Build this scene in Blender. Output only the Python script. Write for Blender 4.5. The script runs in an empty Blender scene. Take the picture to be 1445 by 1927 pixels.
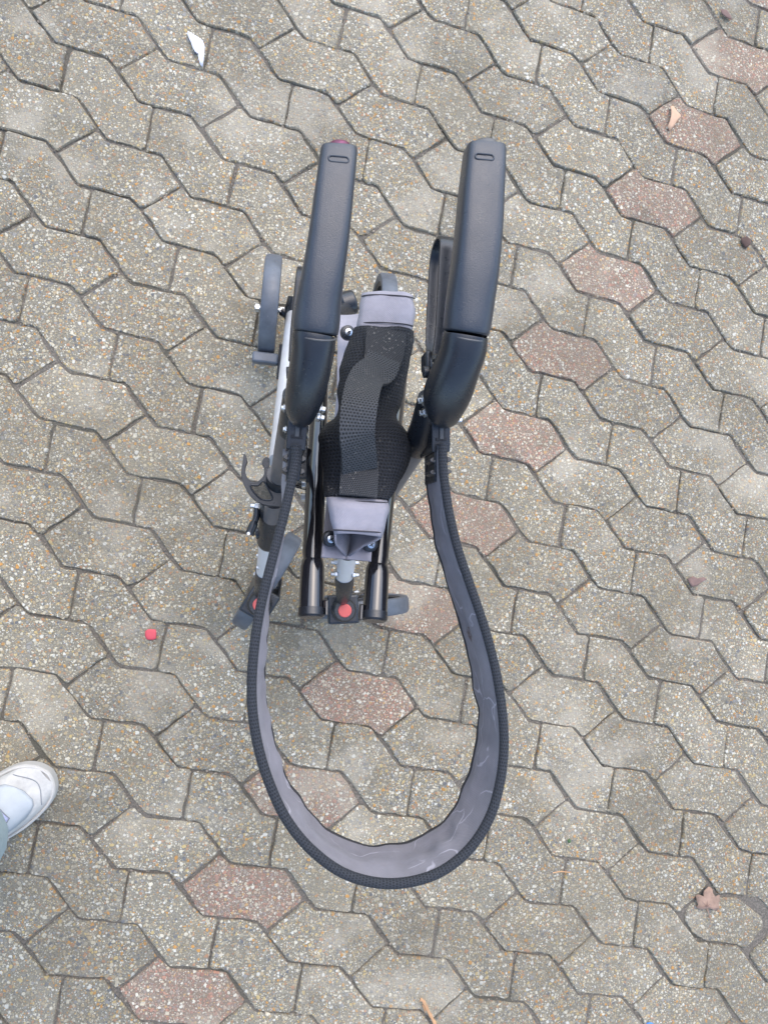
import bpy, bmesh, math, random
from mathutils import Vector, Matrix, Quaternion, noise
random.seed(11)
S = bpy.context.scene
C = S.collection
R = math.radians

# ------------------------------------------------------------------ camera
CAM_H = 1.4
ROT = Matrix(((0.98451, -0.0092, -0.17509), (0.0, 0.99862, -0.05249), (0.17534, 0.05168, 0.98315)))
cam = bpy.data.cameras.new('camera')
camo = bpy.data.objects.new('camera', cam); C.objects.link(camo)
camo.matrix_world = Matrix.Translation((0, 0, CAM_H)) @ ROT.to_4x4()
cam.sensor_fit = 'VERTICAL'; cam.sensor_height = 36.0; cam.sensor_width = 27.0
cam.lens = 1310.0 / 1927.0 * 36.0
cam.clip_start = 0.02; cam.clip_end = 500
S.camera = camo
# ------------------------------------------------------------------ light
SUN_EL, SUN_AZ = 58.0, 72.0          # azimuth measured from +X towards +Y (where the sun stands)
w = bpy.data.worlds.new('World'); S.world = w; w.use_nodes = True
wn = w.node_tree
sky = wn.nodes.new('ShaderNodeTexSky'); sky.sky_type = 'NISHITA'; sky.sun_disc = False
sky.sun_elevation = R(SUN_EL); sky.sun_rotation = R(90.0 - SUN_AZ)
sky.air_density = 1.0; sky.dust_density = 1.8; sky.ozone_density = 1.0
bg = wn.nodes['Background']; bg.inputs[1].default_value = 0.15
wn.links.new(sky.outputs[0], bg.inputs[0])
sl = bpy.data.lights.new('sun', 'SUN'); sl.energy = 0.7; sl.angle = R(80); sl.color = (1.0, 0.96, 0.90)
so = bpy.data.objects.new('sun', sl); C.objects.link(so)
sd = Vector((math.cos(R(SUN_EL)) * math.cos(R(SUN_AZ)), math.cos(R(SUN_EL)) * math.sin(R(SUN_AZ)), math.sin(R(SUN_EL))))
so.rotation_euler = sd.to_track_quat('Z', 'Y').to_euler(); so.location = sd * 20
vs = S.view_settings; vs.view_transform = 'Standard'; vs.look = 'None'; vs.exposure = 1.66; vs.gamma = 1.0; vs.use_curve_mapping = False
S.render.engine = 'CYCLES'

# ------------------------------------------------------------------ measuring help: a sight line of the survey photo cut at height z (metres)
def at(u, v, z):
    d = ROT @ Vector(((u - 722.5) / 1310.0, -(v - 963.5) / 1310.0, -1.0))
    t = (z - CAM_H) / d.z
    return Vector((0, 0, CAM_H)) + d * t

# ------------------------------------------------------------------ node helpers
class NT:
    def __init__(s, name):
        s.m = bpy.data.materials.new(name); s.m.use_nodes = True
        s.t = s.m.node_tree; s.b = s.t.nodes['Principled BSDF']
    def n(s, typ, **kw):
        o = s.t.nodes.new('ShaderNode' + typ)
        for k, v in kw.items():
            if k.startswith('i_'):
                key = k[2:]
                o.inputs[int(key) if key.isdigit() else key.replace('_', ' ')].default_value = v
            else: setattr(o, k, v)
        return o
    def l(s, a, b): s.t.links.new(a, b)
    def math(s, op, a, b=None, c=None):
        o = s.n('Math', operation=op)
        for i, x in enumerate((a, b, c)):
            if x is None: continue
            if hasattr(x, 'links'): s.l(x, o.inputs[i])
            else: o.inputs[i].default_value = x
        return o.outputs[0]
    def mix(s, f, a, b, blend='MIX'):
        o = s.n('Mix', data_type='RGBA', blend_type=blend)
        for i, x in ((0, f), (6, a), (7, b)):
            if hasattr(x, 'links'): s.l(x, o.inputs[i])
            else: o.inputs[i].default_value = x if i == 0 else (*x, 1)
        return o.outputs[2]
    def ramp(s, fac, stops, interp='LINEAR'):
        o = s.n('ValToRGB'); r = o.color_ramp; r.interpolation = interp
        while len(r.elements) < len(stops): r.elements.new(0.5)
        for e, (p, c) in zip(r.elements, stops):
            e.position = p; e.color = (*c, 1) if len(c) == 3 else c
        s.l(fac, o.inputs[0]); return o.outputs[0]
    def smooth(s, x, lo, hi):
        o = s.n('MapRange', interpolation_type='SMOOTHSTEP'); s.l(x, o.inputs[0])
        o.inputs[1].default_value = lo; o.inputs[2].default_value = hi
        return o.outputs[0]
    def bump(s, h, strength, dist, prev=None):
        o = s.n('Bump'); o.inputs['Strength'].default_value = strength; o.inputs['Distance'].default_value = dist
        s.l(h, o.inputs['Height'])
        if prev is not None: s.l(prev, o.inputs['Normal'])
        s.l(o.outputs[0], s.b.inputs['Normal']); return o.outputs[0]
    def set(s, **kw):
        for k, v in kw.items():
            i = s.b.inputs[k.replace('_', ' ')]
            if hasattr(v, 'links'): s.l(v, i)
            elif isinstance(v, tuple): i.default_value = (*v, 1)
            else: i.default_value = v
        return s

def plain(name, col, rough=0.5, metal=0.0, grain=None, var=0.0, coat=0.0, spec=0.5, dust=0.0):
    t = NT(name); pos = t.n('NewGeometry').outputs['Position']
    t.set(Roughness=rough, Metallic=metal)
    t.b.inputs['Specular IOR Level'].default_value = spec
    if coat: t.b.inputs['Coat Weight'].default_value = coat; t.b.inputs['Coat Roughness'].default_value = 0.06
    base = col
    if var or dust:
        nz = t.n('TexNoise', i_Scale=38.0, i_Detail=5.0, i_Roughness=0.65); t.l(pos, nz.inputs['Vector'])
        c1 = tuple(x * (1 - var) for x in col); c2 = tuple(min(1, x * (1 + var)) for x in col)
        base = t.ramp(nz.outputs['Fac'], [(0.3, c1), (0.7, c2)])
        if dust:
            n2 = t.n('TexNoise', i_Scale=420.0, i_Detail=2.0); t.l(pos, n2.inputs['Vector'])
            n3 = t.n('TexNoise', i_Scale=22.0, i_Detail=4.0); t.l(pos, n3.inputs['Vector'])
            f = t.math('MULTIPLY', t.smooth(n2.outputs['Fac'], 0.66, 0.74), t.smooth(n3.outputs['Fac'], 0.42, 0.7))
            base = t.mix(t.math('MULTIPLY', f, dust), base, (0.45, 0.42, 0.36))
    t.set(**{'Base Color': base})
    if var:
        r = t.n('TexNoise', i_Scale=90.0, i_Detail=4.0); t.l(pos, r.inputs['Vector'])
        t.set(Roughness=t.math('MULTIPLY_ADD', r.outputs['Fac'], 0.22, rough - 0.11))
    if grain:
        g = t.n('TexNoise', i_Scale=grain[0], i_Detail=2.0); t.l(pos, g.inputs['Vector'])
        t.bump(g.outputs['Fac'], grain[1], grain[2])
    return t.m

def paver_mat(name, red):
    t = NT(name); pos = t.n('NewGeometry').outputs['Position']
    oi = t.n('ObjectInfo').outputs['Random']
    # warp so stones are not perfect cells
    wz = t.n('TexNoise', i_Scale=160.0, i_Detail=1.0); t.l(pos, wz.inputs['Vector'])
    wv = t.n('VectorMath', operation='MULTIPLY_ADD'); t.l(wz.outputs['Color'], wv.inputs[0]); wv.inputs[1].default_value = (0.005, 0.005, 0.005); t.l(pos, wv.inputs[2])
    P = wv.outputs[0]
    if red:
        stops = [(0, (.33, .29, .26)), (.12, (.43, .35, .30)), (.26, (.30, .17, .14)), (.38, (.50, .45, .38)), (.5, (.33, .21, .18)), (.62, (.45, .30, .17)), (.7, (.26, .22, .22)), (.8, (.60, .58, .54)), (.9, (.42, .24, .19))]
        mat_a, mat_b = (.105, .080, .066), (.30, .240, .205)
    else:
        stops = [(0, (.30, .28, .23)), (.12, (.43, .395, .32)), (.24, (.22, .21, .185)), (.36, (.54, .51, .44)), (.48, (.36, .30, .21)), (.60, (.44, .25, .10)), (.655, (.24, .24, .245)), (.74, (.54, .535, .51)), (.82, (.44, .35, .19)), (.88, (.34, .21, .14)), (.94, (.13, .135, .15))]
        mat_a, mat_b = (.088, .081, .065), (.285, .264, .219)
    fine = t.n('TexNoise', i_Scale=520.0, i_Detail=4.0, i_Roughness=0.75); t.l(pos, fine.inputs['Vector'])
    col = t.ramp(fine.outputs['Fac'], [(.32, mat_a), (.68, mat_b)])
    H = t.math('MULTIPLY', fine.outputs['Fac'], 0.25)
    wear = t.n('TexNoise', i_Scale=9.0, i_Detail=5.0, i_Roughness=0.6); t.l(pos, wear.inputs['Vector'])
    for sc, thr, off, keep in ((290.0, 0.44, 7.3, 0.04), (150.0, 0.42, 0.0, 0.15), (92.0, 0.35, 3.1, 0.52)):
        mp = t.n('VectorMath', operation='ADD'); t.l(P, mp.inputs[0]); mp.inputs[1].default_value = (off, off * .7, off * 1.3)
        v = t.n('TexVoronoi', voronoi_dimensions='2D', i_Scale=sc); t.l(mp.outputs[0], v.inputs['Vector'])
        sx = t.n('SeparateColor'); t.l(v.outputs['Color'], sx.inputs[0])
        rad = t.math('MULTIPLY_ADD', sx.outputs[1], thr * 0.7, thr * 0.45)
        m = t.math('SUBTRACT', rad, v.outputs['Distance'])
        m = t.smooth(m, 0.0, 0.09)
        # how many stones show depends on wear
        kp = t.math('ADD', t.math('MULTIPLY_ADD', wear.outputs['Fac'], -0.7, keep + 0.30), t.math('MULTIPLY_ADD', oi, 0.40, -0.16))
        m = t.math('MULTIPLY', m, t.math('GREATER_THAN', sx.outputs[2], kp))
        pc = t.ramp(sx.outputs[0], stops, 'CONSTANT')
        col = t.mix(m, col, pc)
        H = t.math('ADD', H, t.math('MULTIPLY', m, 0.5))
    # broad stains, dirt, moss film and stone to stone tone
    big = t.n('TexNoise', i_Scale=3.3, i_Detail=6.0, i_Roughness=0.62); t.l(pos, big.inputs['Vector'])
    col = t.mix(t.math('MULTIPLY', t.smooth(big.outputs['Fac'], .42, .66), .42), col, (.150, .135, .104) if not red else (.17, .14, .115))
    md = t.n('TexNoise', i_Scale=14.0, i_Detail=6.0, i_Roughness=0.7); t.l(pos, md.inputs['Vector'])
    col = t.mix(t.math('MULTIPLY', t.smooth(md.outputs['Fac'], .50, .72), .5), col, (.135, .118, .090))
    lt = t.n('TexNoise', i_Scale=5.1, i_Detail=5.0, i_Roughness=0.6); mp = t.n('VectorMath', operation='ADD'); t.l(pos, mp.inputs[0]); mp.inputs[1].default_value = (4, 9, 2); t.l(mp.outputs[0], lt.inputs['Vector'])
    col = t.mix(t.math('MULTIPLY', t.smooth(lt.outputs['Fac'], .52, .68), .45), col, (.42, .392, .345))
    br = t.math('MULTIPLY_ADD', oi, 0.22, 0.87)
    hs = t.n('HueSaturation'); t.l(col, hs.inputs['Color']); t.l(br, hs.inputs['Value'])
    hs.inputs['Saturation'].default_value = 1.08 if not red else 1.05
    wm = t.mix(1.0, hs.outputs[0], (1.0, .952, .835) if not red else (1.0, .95, .80), "MULTIPLY")
    t.set(**{'Base Color': wm, 'Roughness': 0.82})
    t.bump(H, 0.75, 0.0035)
    return t.m

def fabric(name, col, lines=0.0, stain=False):
    t = NT(name); uv = t.n('UVMap').outputs[0]; pos = t.n('NewGeometry').outputs['Position']
    mp = t.n('Mapping'); t.l(uv, mp.inputs[0]); mp.inputs['Rotation'].default_value = (0, 0, R(40))
    wv = t.n('TexWave', i_Scale=190.0, i_Distortion=0.4, i_Detail=1.0); t.l(mp.outputs[0], wv.inputs['Vector'])
    nz = t.n('TexNoise', i_Scale=30.0, i_Detail=6.0, i_Roughness=0.65); t.l(pos, nz.inputs['Vector'])
    c = t.ramp(nz.outputs['Fac'], [(.3, tuple(x * .82 for x in col)), (.7, tuple(x * 1.15 for x in col))])
    c = t.mix(t.math('MULTIPLY', wv.outputs['Fac'], .3), c, tuple(x * .62 for x in col))
    if lines:
        um = t.n('Mapping'); t.l(uv, um.inputs[0]); um.inputs['Scale'].default_value = (.55, 1.0, 1)
        wn_ = t.n('TexNoise', i_Scale=22.0, i_Detail=2.0); t.l(uv, wn_.inputs['Vector'])
        wm_ = t.n('VectorMath', operation='MULTIPLY_ADD'); t.l(wn_.outputs['Color'], wm_.inputs[0]); wm_.inputs[1].default_value = (.05, .05, 0); t.l(um.outputs[0], wm_.inputs[2])
        ve = t.n('TexVoronoi', voronoi_dimensions='2D', feature='DISTANCE_TO_EDGE', i_Scale=24.0); t.l(wm_.outputs[0], ve.inputs['Vector'])
        ln = t.math('SUBTRACT', 1.0, t.smooth(ve.outputs['Distance'], .004, .022))
        dn2 = t.n('TexNoise', i_Scale=20.0, i_Detail=1.0); t.l(uv, dn2.inputs['Vector'])
        ln = t.math('MULTIPLY', ln, t.smooth(dn2.outputs['Fac'], .44, .54))
        c = t.mix(t.math('MULTIPLY', ln, lines), c, tuple(min(1, x * 2.3) for x in col))
    if stain:
        p = at(880, 1190, .668)
        dv = t.n('VectorMath', operation='DISTANCE'); t.l(pos, dv.inputs[0]); dv.inputs[1].default_value = p
        n2 = t.n('TexNoise', i_Scale=160.0, i_Detail=3.0); t.l(pos, n2.inputs['Vector'])
        f = t.math('SUBTRACT', t.math('MULTIPLY', n2.outputs['Fac'], .022), dv.outputs['Value'])
        c = t.mix(t.math('MULTIPLY', t.smooth(f, 0.0, .004), .85), c, (.07, .035, .022))
    t.set(**{'Base Color': c, 'Roughness': .92}); t.b.inputs['Sheen Weight'].default_value = .1
    b1 = t.bump(wv.outputs['Fac'], .4, .0006)
    wr = t.n('TexNoise', i_Scale=34.0, i_Detail=3.0, i_Distortion=1.2); t.l(pos, wr.inputs['Vector'])
    t.bump(wr.outputs['Fac'], .32, .005, b1)
    return t.m

def knit(name, col, su, sv, hole=0.3, dust=0.3, shift=0.5, low=.22):
    """open mesh or rib weave: rows of dark holes laid out on the cloth's own UV (metres)"""
    t = NT(name); uv = t.n('UVMap').outputs[0]; pos = t.n('NewGeometry').outputs['Position']
    s = t.n('SeparateXYZ'); t.l(uv, s.inputs[0])
    a = t.math('MULTIPLY', s.outputs[0], su); b = t.math('MULTIPLY', s.outputs[1], sv)
    row = t.math('FLOOR', a)
    b2 = t.math('ADD', b, t.math('MULTIPLY', row, shift))
    fa = t.math('SUBTRACT', t.math('FRACT', a), .5); fb = t.math('SUBTRACT', t.math('FRACT', b2), .5)
    d = t.math('SQRT', t.math('ADD', t.math('MULTIPLY', fa, fa), t.math('MULTIPLY', fb, fb)))
    m = t.smooth(d, hole, hole + .16)
    nz = t.n('TexNoise', i_Scale=300.0, i_Detail=3.0); t.l(pos, nz.inputs['Vector'])
    n3 = t.n('TexNoise', i_Scale=25.0, i_Detail=4.0); t.l(pos, n3.inputs['Vector'])
    c = t.mix(m, tuple(x * low for x in col), col)
    f = t.math('MULTIPLY', t.smooth(nz.outputs['Fac'], .60, .70), t.smooth(n3.outputs['Fac'], .42, .68))
    c = t.mix(t.math('MULTIPLY', f, dust), c, (.38, .35, .31))
    t.set(**{'Base Color': c, 'Roughness': .8}); t.b.inputs['Sheen Weight'].default_value = .02; t.b.inputs['Specular IOR Level'].default_value = .3
    t.bump(m, .8, .0012)
    return t.m

def bed_mat():
    t = NT('joint_sand'); pos = t.n('NewGeometry').outputs['Position']
    a = t.n('TexNoise', i_Scale=260.0, i_Detail=4.0, i_Roughness=.7); t.l(pos, a.inputs['Vector'])
    b = t.n('TexNoise', i_Scale=7.0, i_Detail=4.0); t.l(pos, b.inputs['Vector'])
    c = t.ramp(a.outputs['Fac'], [(.3, (.062, .054, .043)), (.55, (.140, .121, .096)), (.75, (.27, .235, .185))])
    c = t.mix(t.math('MULTIPLY', t.smooth(b.outputs['Fac'], .5, .65), .5), c, (.045, .045, .028))
    t.set(**{'Base Color': c, 'Roughness': .95}); t.bump(a.outputs['Fac'], .8, .003)
    return t.m

M = {}
M['paver'] = paver_mat('aggregate_grey', False)
M['paver_red'] = paver_mat('aggregate_red', True)
M['bed'] = bed_mat()
M['plastic'] = plain('black_plastic', (.014, .016, .020), .29, grain=(1400, .25, .0006), var=.15, dust=.12)
M['grip'] = plain('grip_rubber', (.026, .031, .040), .31, grain=(1100, .32, .0010), var=.12, dust=.10)
M['gloss'] = plain('gloss_black_tube', (.008, .008, .010), .12, coat=.6, var=.1)
M['silver'] = plain('brushed_aluminium', (.62, .63, .65), .38, metal=.55, grain=(900, .12, .0004), var=.06)
M['greytube'] = plain('grey_lacquer_tube', (.135, .128, .132), .38, metal=.35, var=.12, grain=(1500, .2, .0005))
M['zinc'] = plain('zinc_steel', (.50, .52, .54), .30, metal=1.0, var=.1)
M['tyre'] = plain('tyre_rubber', (.072, .082, .098), .42, grain=(500, .3, .0008), var=.25, dust=.35)
M['rim'] = plain('rim_plastic', (.018, .018, .020), .5, var=.2, dust=.2)
M['red'] = plain('red_button', (.55, .090, .075), .45, var=.08, dust=.1)
M['fabric'] = fabric('grey_twill', (.265, .252, .280))
M['belt'] = fabric('grey_belt_cloth', (.178, .168, .184), lines=.6, stain=True)
M['mesh'] = knit('spacer_mesh', (.013, .015, .020), 250, 250, .27)
M['web'] = knit('ribbed_webbing', (.045, .048, .052), 330, 300, .22, dust=.2)
M['webrough'] = knit('stitched_webbing', (.040, .041, .044), 520, 420, .26, dust=.7)
M['pipe'] = knit('woven_piping', (.028, .031, .037), 300, 420, .22, dust=.06, low=.45)
M['thread'] = plain('dark_thread', (.035, .032, .036), .8)
M['dark'] = plain('black_trim', (.012, .012, .014), .7)
M['pink'] = plain('pink_foil_cap', (.16, .03, .075), .3, metal=.3, var=.6)
M['capgrey'] = plain('grey_end_cap', (.07, .068, .066), .4, var=.3)
M['leather'] = plain('white_leather', (.37, .39, .40), .55, var=.07, grain=(300, .2, .0008))
M['suede'] = plain('grey_white_suede', (.42, .405, .375), .8, var=.20, grain=(700, .35, .001))
M['sole'] = plain('cream_rubber', (.43, .41, .375), .6, var=.10)
M['seam'] = plain('grey_seam', (.22, .23, .24), .8)
M['lilac'] = plain('lilac_tongue', (.38, .39, .52), .7)
M['cyan'] = plain('cyan_patch', (.20, .42, .50), .6)
M['trouser'] = plain('sage_trouser', (.30, .365, .37), .9, var=.12, grain=(900, .4, .001))
M['shirt'] = plain('navy_shirt', (.05, .06, .09), .9, var=.1)
M['skin'] = plain('skin', (.50, .30, .22), .5, var=.05)
M['hair'] = plain('brown_hair', (.05, .03, .02), .6, var=.2)
M['petal'] = plain('white_petal', (.58, .58, .64), .6, var=.04)
M['confetti'] = plain('red_confetti', (.50, .06, .075), .6, var=.05)
M['leaf'] = plain('dry_leaf', (.28, .18, .125), .8, var=.3, grain=(240, .5, .0012))
M['tanleaf'] = plain('tan_leaf', (.50, .315, .20), .75, var=.12, grain=(240, .4, .001))
M['redleaf'] = plain('reddish_leaf', (.17, .105, .085), .8, var=.25)
M['twig'] = plain('dry_twig', (.42, .235, .115), .75, var=.2)
M['grit'] = plain('grit', (.20, .165, .125), .9, var=.6)
M['moss'] = plain('moss', (.05, .10, .035), .9, var=.3)
M['blue'] = plain('blue_plastic_bit', (.05, .20, .60), .5)
M['crumb'] = plain('dark_leaf_crumb', (.085, .05, .038), .9, var=.3)

# ------------------------------------------------------------------ object helpers
WPOS = {}
def link(o, parent):
    C.objects.link(o)
    if parent is not None: o.parent = parent

def obj(name, verts, faces, mat, parent=None, uvs=None, smooth=True, bevel=0.0, angle=40, subd=0, kind=None):
    vs_ = [Vector(v) for v in verts]
    lo = Vector((min(v.x for v in vs_), min(v.y for v in vs_), min(v.z for v in vs_)))
    hi = Vector((max(v.x for v in vs_), max(v.y for v in vs_), max(v.z for v in vs_)))
    c = (lo + hi) / 2
    me = bpy.data.meshes.new(name); me.from_pydata([v - c for v in vs_], [], faces); me.update()
    if uvs:
        ul = me.uv_layers.new(name='UVMap')
        for lp in me.loops: ul.data[lp.index].uv = uvs[lp.vertex_index]
    bm = bmesh.new(); bm.from_mesh(me); bmesh.ops.recalc_face_normals(bm, faces=bm.faces); bm.to_mesh(me); bm.free()
    me.materials.append(M[mat] if isinstance(mat, str) else mat)
    for p in me.polygons: p.use_smooth = smooth
    o = bpy.data.objects.new(name, me)
    link(o, parent)
    pw = WPOS.get(parent.name, Vector()) if parent else Vector()
    o.location = c - pw; WPOS[o.name] = c
    if bevel:
        b = o.modifiers.new('bevel', 'BEVEL'); b.width = bevel; b.segments = 3; b.limit_method = 'ANGLE'; b.angle_limit = R(30)
    if subd:
        s = o.modifiers.new('subd', 'SUBSURF'); s.levels = subd; s.render_levels = subd
    if smooth and not subd: me.set_sharp_from_angle(angle=R(angle))
    if kind: o['kind'] = kind
    return o

def empty(name, loc):
    o = bpy.data.objects.new(name, None); C.objects.link(o); o.location = loc; o.empty_display_size = .05
    WPOS[o.name] = Vector(loc); return o

def tag(o, label, cat, group=None):
    o['label'] = label; o['category'] = cat
    if group: o['group'] = group
    return o

def frames(pts, up=Vector((0, 0, 1))):
    fr = []
    n = len(pts)
    for i, p in enumerate(pts):
        t = (pts[min(i + 1, n - 1)] - pts[max(i - 1, 0)]).normalized()
        s = t.cross(up)
        if s.length < 1e-4: s = t.cross(Vector((0, 1, 0)))
        s.normalize(); u = s.cross(t).normalized()
        fr.append((t, s, u))
    return fr

def spline(pts, k=8, closed=False):
    out = []; n = len(pts); pts = [Vector(p) for p in pts]
    rng = n if closed else n - 1
    for i in range(rng):
        if closed: p0, p1, p2, p3 = pts[i - 1], pts[i], pts[(i + 1) % n], pts[(i + 2) % n]
        else:
            p1, p2 = pts[i], pts[i + 1]
            p0 = pts[i - 1] if i else p1 * 2 - p2
            p3 = pts[i + 2] if i + 2 < n else p2 * 2 - p1
        for j in range(k):
            t = j / k
            out.append(.5 * ((2 * p1) + (p2 - p0) * t + (2 * p0 - 5 * p1 + 4 * p2 - p3) * t * t + (3 * p1 - p0 - 3 * p2 + p3) * t ** 3))
    if not closed: out.append(pts[-1])
    return out

def loft(name, rings, mat, parent, closed=True, cap=True, **kw):
    """rings: list of equally long point lists; uv in metres along / around"""
    m = len(rings[0]); V = []; U = []; F = []; L = 0.0
    cen = [sum(r, Vector()) / m for r in rings]
    for i, r in enumerate(rings):
        if i: L += (cen[i] - cen[i - 1]).length
        a = 0.0
        for j, p in enumerate(r):
            if j: a += (p - r[j - 1]).length
            V.append(p); U.append((L, a))
    for i in range(len(rings) - 1):
        for j in range(m if closed else m - 1):
            k = (j + 1) % m
            F.append((i * m + j, i * m + k, (i + 1) * m + k, (i + 1) * m + j))
    if cap and closed:
        F.append(tuple(range(m))[::-1]); F.append(tuple(range((len(rings) - 1) * m, len(rings) * m)))
    return obj(name, V, F, mat, parent, uvs=U, **kw)

def tube(name, pts, rad, mat, parent, seg=16, sx=1.0, sy=1.0, up=Vector((0, 0, 1)), n=2.0, **kw):
    pts = [Vector(p) for p in pts]
    rads = rad if isinstance(rad, (list, tuple)) else [rad] * len(pts)
    rings = []
    for p, (t, s, u), r in zip(pts, frames(pts, up), rads):
        ring = []
        for j in range(seg):
            a = 2 * math.pi * j / seg; ca, sa = math.cos(a), math.sin(a)
            ca = math.copysign(abs(ca) ** (2 / n), ca); sa = math.copysign(abs(sa) ** (2 / n), sa)
            ring.append(p + s * (ca * r * sx) + u * (sa * r * sy))
        rings.append(ring)
    return loft(name, rings, mat, parent, **kw)

def ringtube(name, pts, r, mat, parent, seg=10, closed=True, up=Vector((0, 0, 1)), sx=1, sy=1, **kw):
    """closed tube round a loop of points"""
    n = len(pts); V = []; U = []; F = []; L = 0
    for i, p in enumerate(pts):
        t = (pts[(i + 1) % n] - pts[i - 1]).normalized(); s = t.cross(up)
        if s.length < 1e-4: s = t.cross(Vector((1, 0, 0)))
        s.normalize(); u = s.cross(t).normalized()
        if i: L += (p - pts[i - 1]).length
        for j in range(seg):
            a = 2 * math.pi * j / seg
            V.append(p + s * (math.cos(a) * r * sx) + u * (math.sin(a) * r * sy)); U.append((L, r * a))
    for i in range(n):
        for j in range(seg):
            k = (j + 1) % seg; i2 = (i + 1) % n
            F.append((i * seg + j, i * seg + k, i2 * seg + k, i2 * seg + j))
    return obj(name, V, F, mat, parent, uvs=U, **kw)

def box(name, c, x, y, z, mat, parent, bevel=.0015, taper=1.0, **kw):
    """c centre, x/y/z half vectors"""
    c, x, y, z = Vector(c), Vector(x), Vector(y), Vector(z); V = []
    for k in (-1, 1):
        s = 1 if k < 0 else taper
        for a, b in ((-1, -1), (1, -1), (1, 1), (-1, 1)): V.append(c + x * a * s + y * b * s + z * k)
    F = [(0, 3, 2, 1), (4, 5, 6, 7), (0, 1, 5, 4), (1, 2, 6, 5), (2, 3, 7, 6), (3, 0, 4, 7)]
    return obj(name, V, F, mat, parent, bevel=bevel, **kw)

def cyl(name, a, b, r, mat, parent, seg=20, bevel=0.0, r2=None, **kw):
    return tube(name, [a, b], [r, r if r2 is None else r2], mat, parent, seg=seg, bevel=bevel, **kw)

def prism(name, poly, z0, z1, mat, parent, bevel=.001, **kw):
    """vertical prism over a flat outline of Vectors"""
    n = len(poly); V = [Vector((p.x, p.y, z0)) for p in poly] + [Vector((p.x, p.y, z1)) for p in poly]
    F = [tuple(range(n))[::-1], tuple(range(n, 2 * n))] + [(i, (i + 1) % n, n + (i + 1) % n, n + i) for i in range(n)]
    return obj(name, V, F, mat, parent, bevel=bevel, **kw)

def bolt(a, d, r, length, parent, name='bolt'):
    d = Vector(d).normalized(); a = Vector(a)
    o = tube(name, [a, a + d * length * .45, a + d * length * .46, a + d * length], [r * 1.45, r * 1.45, r, r * .9], 'zinc', parent, seg=6 if name == 'bolt' else 14, bevel=.0006, smooth=False)
    return o

# ------------------------------------------------------------------ pavement
PV = Vector((0.16199, -0.10084, 0)); QV = Vector((-0.11124, -0.17996, 0)); OV = Vector((0.24353, -0.37697, 0))
def lat(i, j): return OV + PV * i + QV * j
DSH = [(-1.0, .015), (-.82, -.392), (-.673, -.356), (-.163, -.537), (.18, -.392), (0, .015), (-.151, -.025), (-.645, .152)]
VSH = [(-.503, .101), (-.151, -.025), (.355, .152), (.497, .101), (.676, .525), (.327, .644), (-.163, .463), (-.324, .525)]
DC, VC = (-.41, -.19), (.087, .31)

def offset_poly(pts, d):
    n = len(pts); out = []
    area = sum(pts[i].x * pts[(i + 1) % n].y - pts[(i + 1) % n].x * pts[i].y for i in range(n))
    sg = 1 if area > 0 else -1
    for i in range(n):
        e1 = (pts[i] - pts[i - 1]).normalized(); e2 = (pts[(i + 1) % n] - pts[i]).normalized()
        n1 = Vector((-e1.y, e1.x, 0)) * sg; n2 = Vector((-e2.y, e2.x, 0)) * sg
        b = n1 + n2; k = max(.35, 1 + n1.dot(n2))
        out.append(pts[i] + b * (d / k))
    return out

def stone_geo(pts, rng):
    """worn stone: outline split, jittered and rounded at the corners; returns verts, faces"""
    pts = offset_poly(pts, .0015)
    P = []
    n = len(pts)
    for i in range(n):
        a, b, c = pts[i - 1], pts[i], pts[(i + 1) % n]
        l1, l2 = (a - b).length, (c - b).length
        r = min(rng.uniform(.002, .006), l1 * .3, l2 * .3)
        P.append(b + (a - b).normalized() * r); P.append(b + (c - b).normalized() * r)
        if l2 > .03:
            k = 4 if l2 > .08 else 3
            for q in range(1, k): P.append(b.lerp(c, q / k))
    P = [p + Vector((rng.uniform(-1, 1), rng.uniform(-1, 1), 0)) * .0017 for p in P]
    m = len(P); T = [q + Vector((rng.uniform(-1, 1), rng.uniform(-1, 1), 0)) * .0009 for q in offset_poly(P, .0024)]; V = []
    V += [Vector((p.x, p.y, -.03)) for p in P]
    V += [Vector((p.x, p.y, -.0030 + rng.uniform(-.0008, .0008))) for p in P]
    V += [Vector((p.x, p.y, rng.uniform(-.0007, .0004))) for p in T]
    F = []
    for a in (0, 1):
        for i in range(m):
            k = (i + 1) % m
            F.append((a * m + i, a * m + k, (a + 1) * m + k, (a + 1) * m + i))
    F.append(tuple(range(2 * m, 3 * m)))
    return V, F

def stone_mesh(name, pts, rng):
    V, F = stone_geo(pts, rng)
    me = bpy.data.meshes.new(name); me.from_pydata(V, [], F)
    bm = bmesh.new(); bm.from_mesh(me); bmesh.ops.recalc_face_normals(bm, faces=bm.faces)
    bm.to_mesh(me); bm.free()
    for p in me.polygons: p.use_smooth = True
    me.set_sharp_from_angle(angle=R(38))
    me.materials.append(M['paver']); return me

gs = 40.0
GX0, GY0, GN, GM, GD = -1.0, -1.4, 230, 280, .011       # fine bed of joint sand round the walker, coarse sheet beyond
gv, gf = [], []
for b_ in range(GM + 1):
    for a_ in range(GN + 1):
        p = Vector((GX0 + a_ * GD, GY0 + b_ * GD, 0))
        z = -.0044 + .0032 * noise.noise(p * 9) + .0016 * noise.noise(p * 60 + Vector((3, 1, 0)))
        if a_ in (0, GN) or b_ in (0, GM): z = -.0060
        gv.append((p.x, p.y, min(z, -.0036)))
W1 = GN + 1
for b_ in range(GM):
    for a_ in range(GN): gf.append((b_ * W1 + a_, b_ * W1 + a_ + 1, (b_ + 1) * W1 + a_ + 1, (b_ + 1) * W1 + a_))
k0 = len(gv); gv += [(-gs, -gs, -.0060), (gs, -gs, -.0060), (gs, gs, -.0060), (-gs, gs, -.0060)]
c0, c1, c2, c3 = 0, GN, GM * W1 + GN, GM * W1
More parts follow.
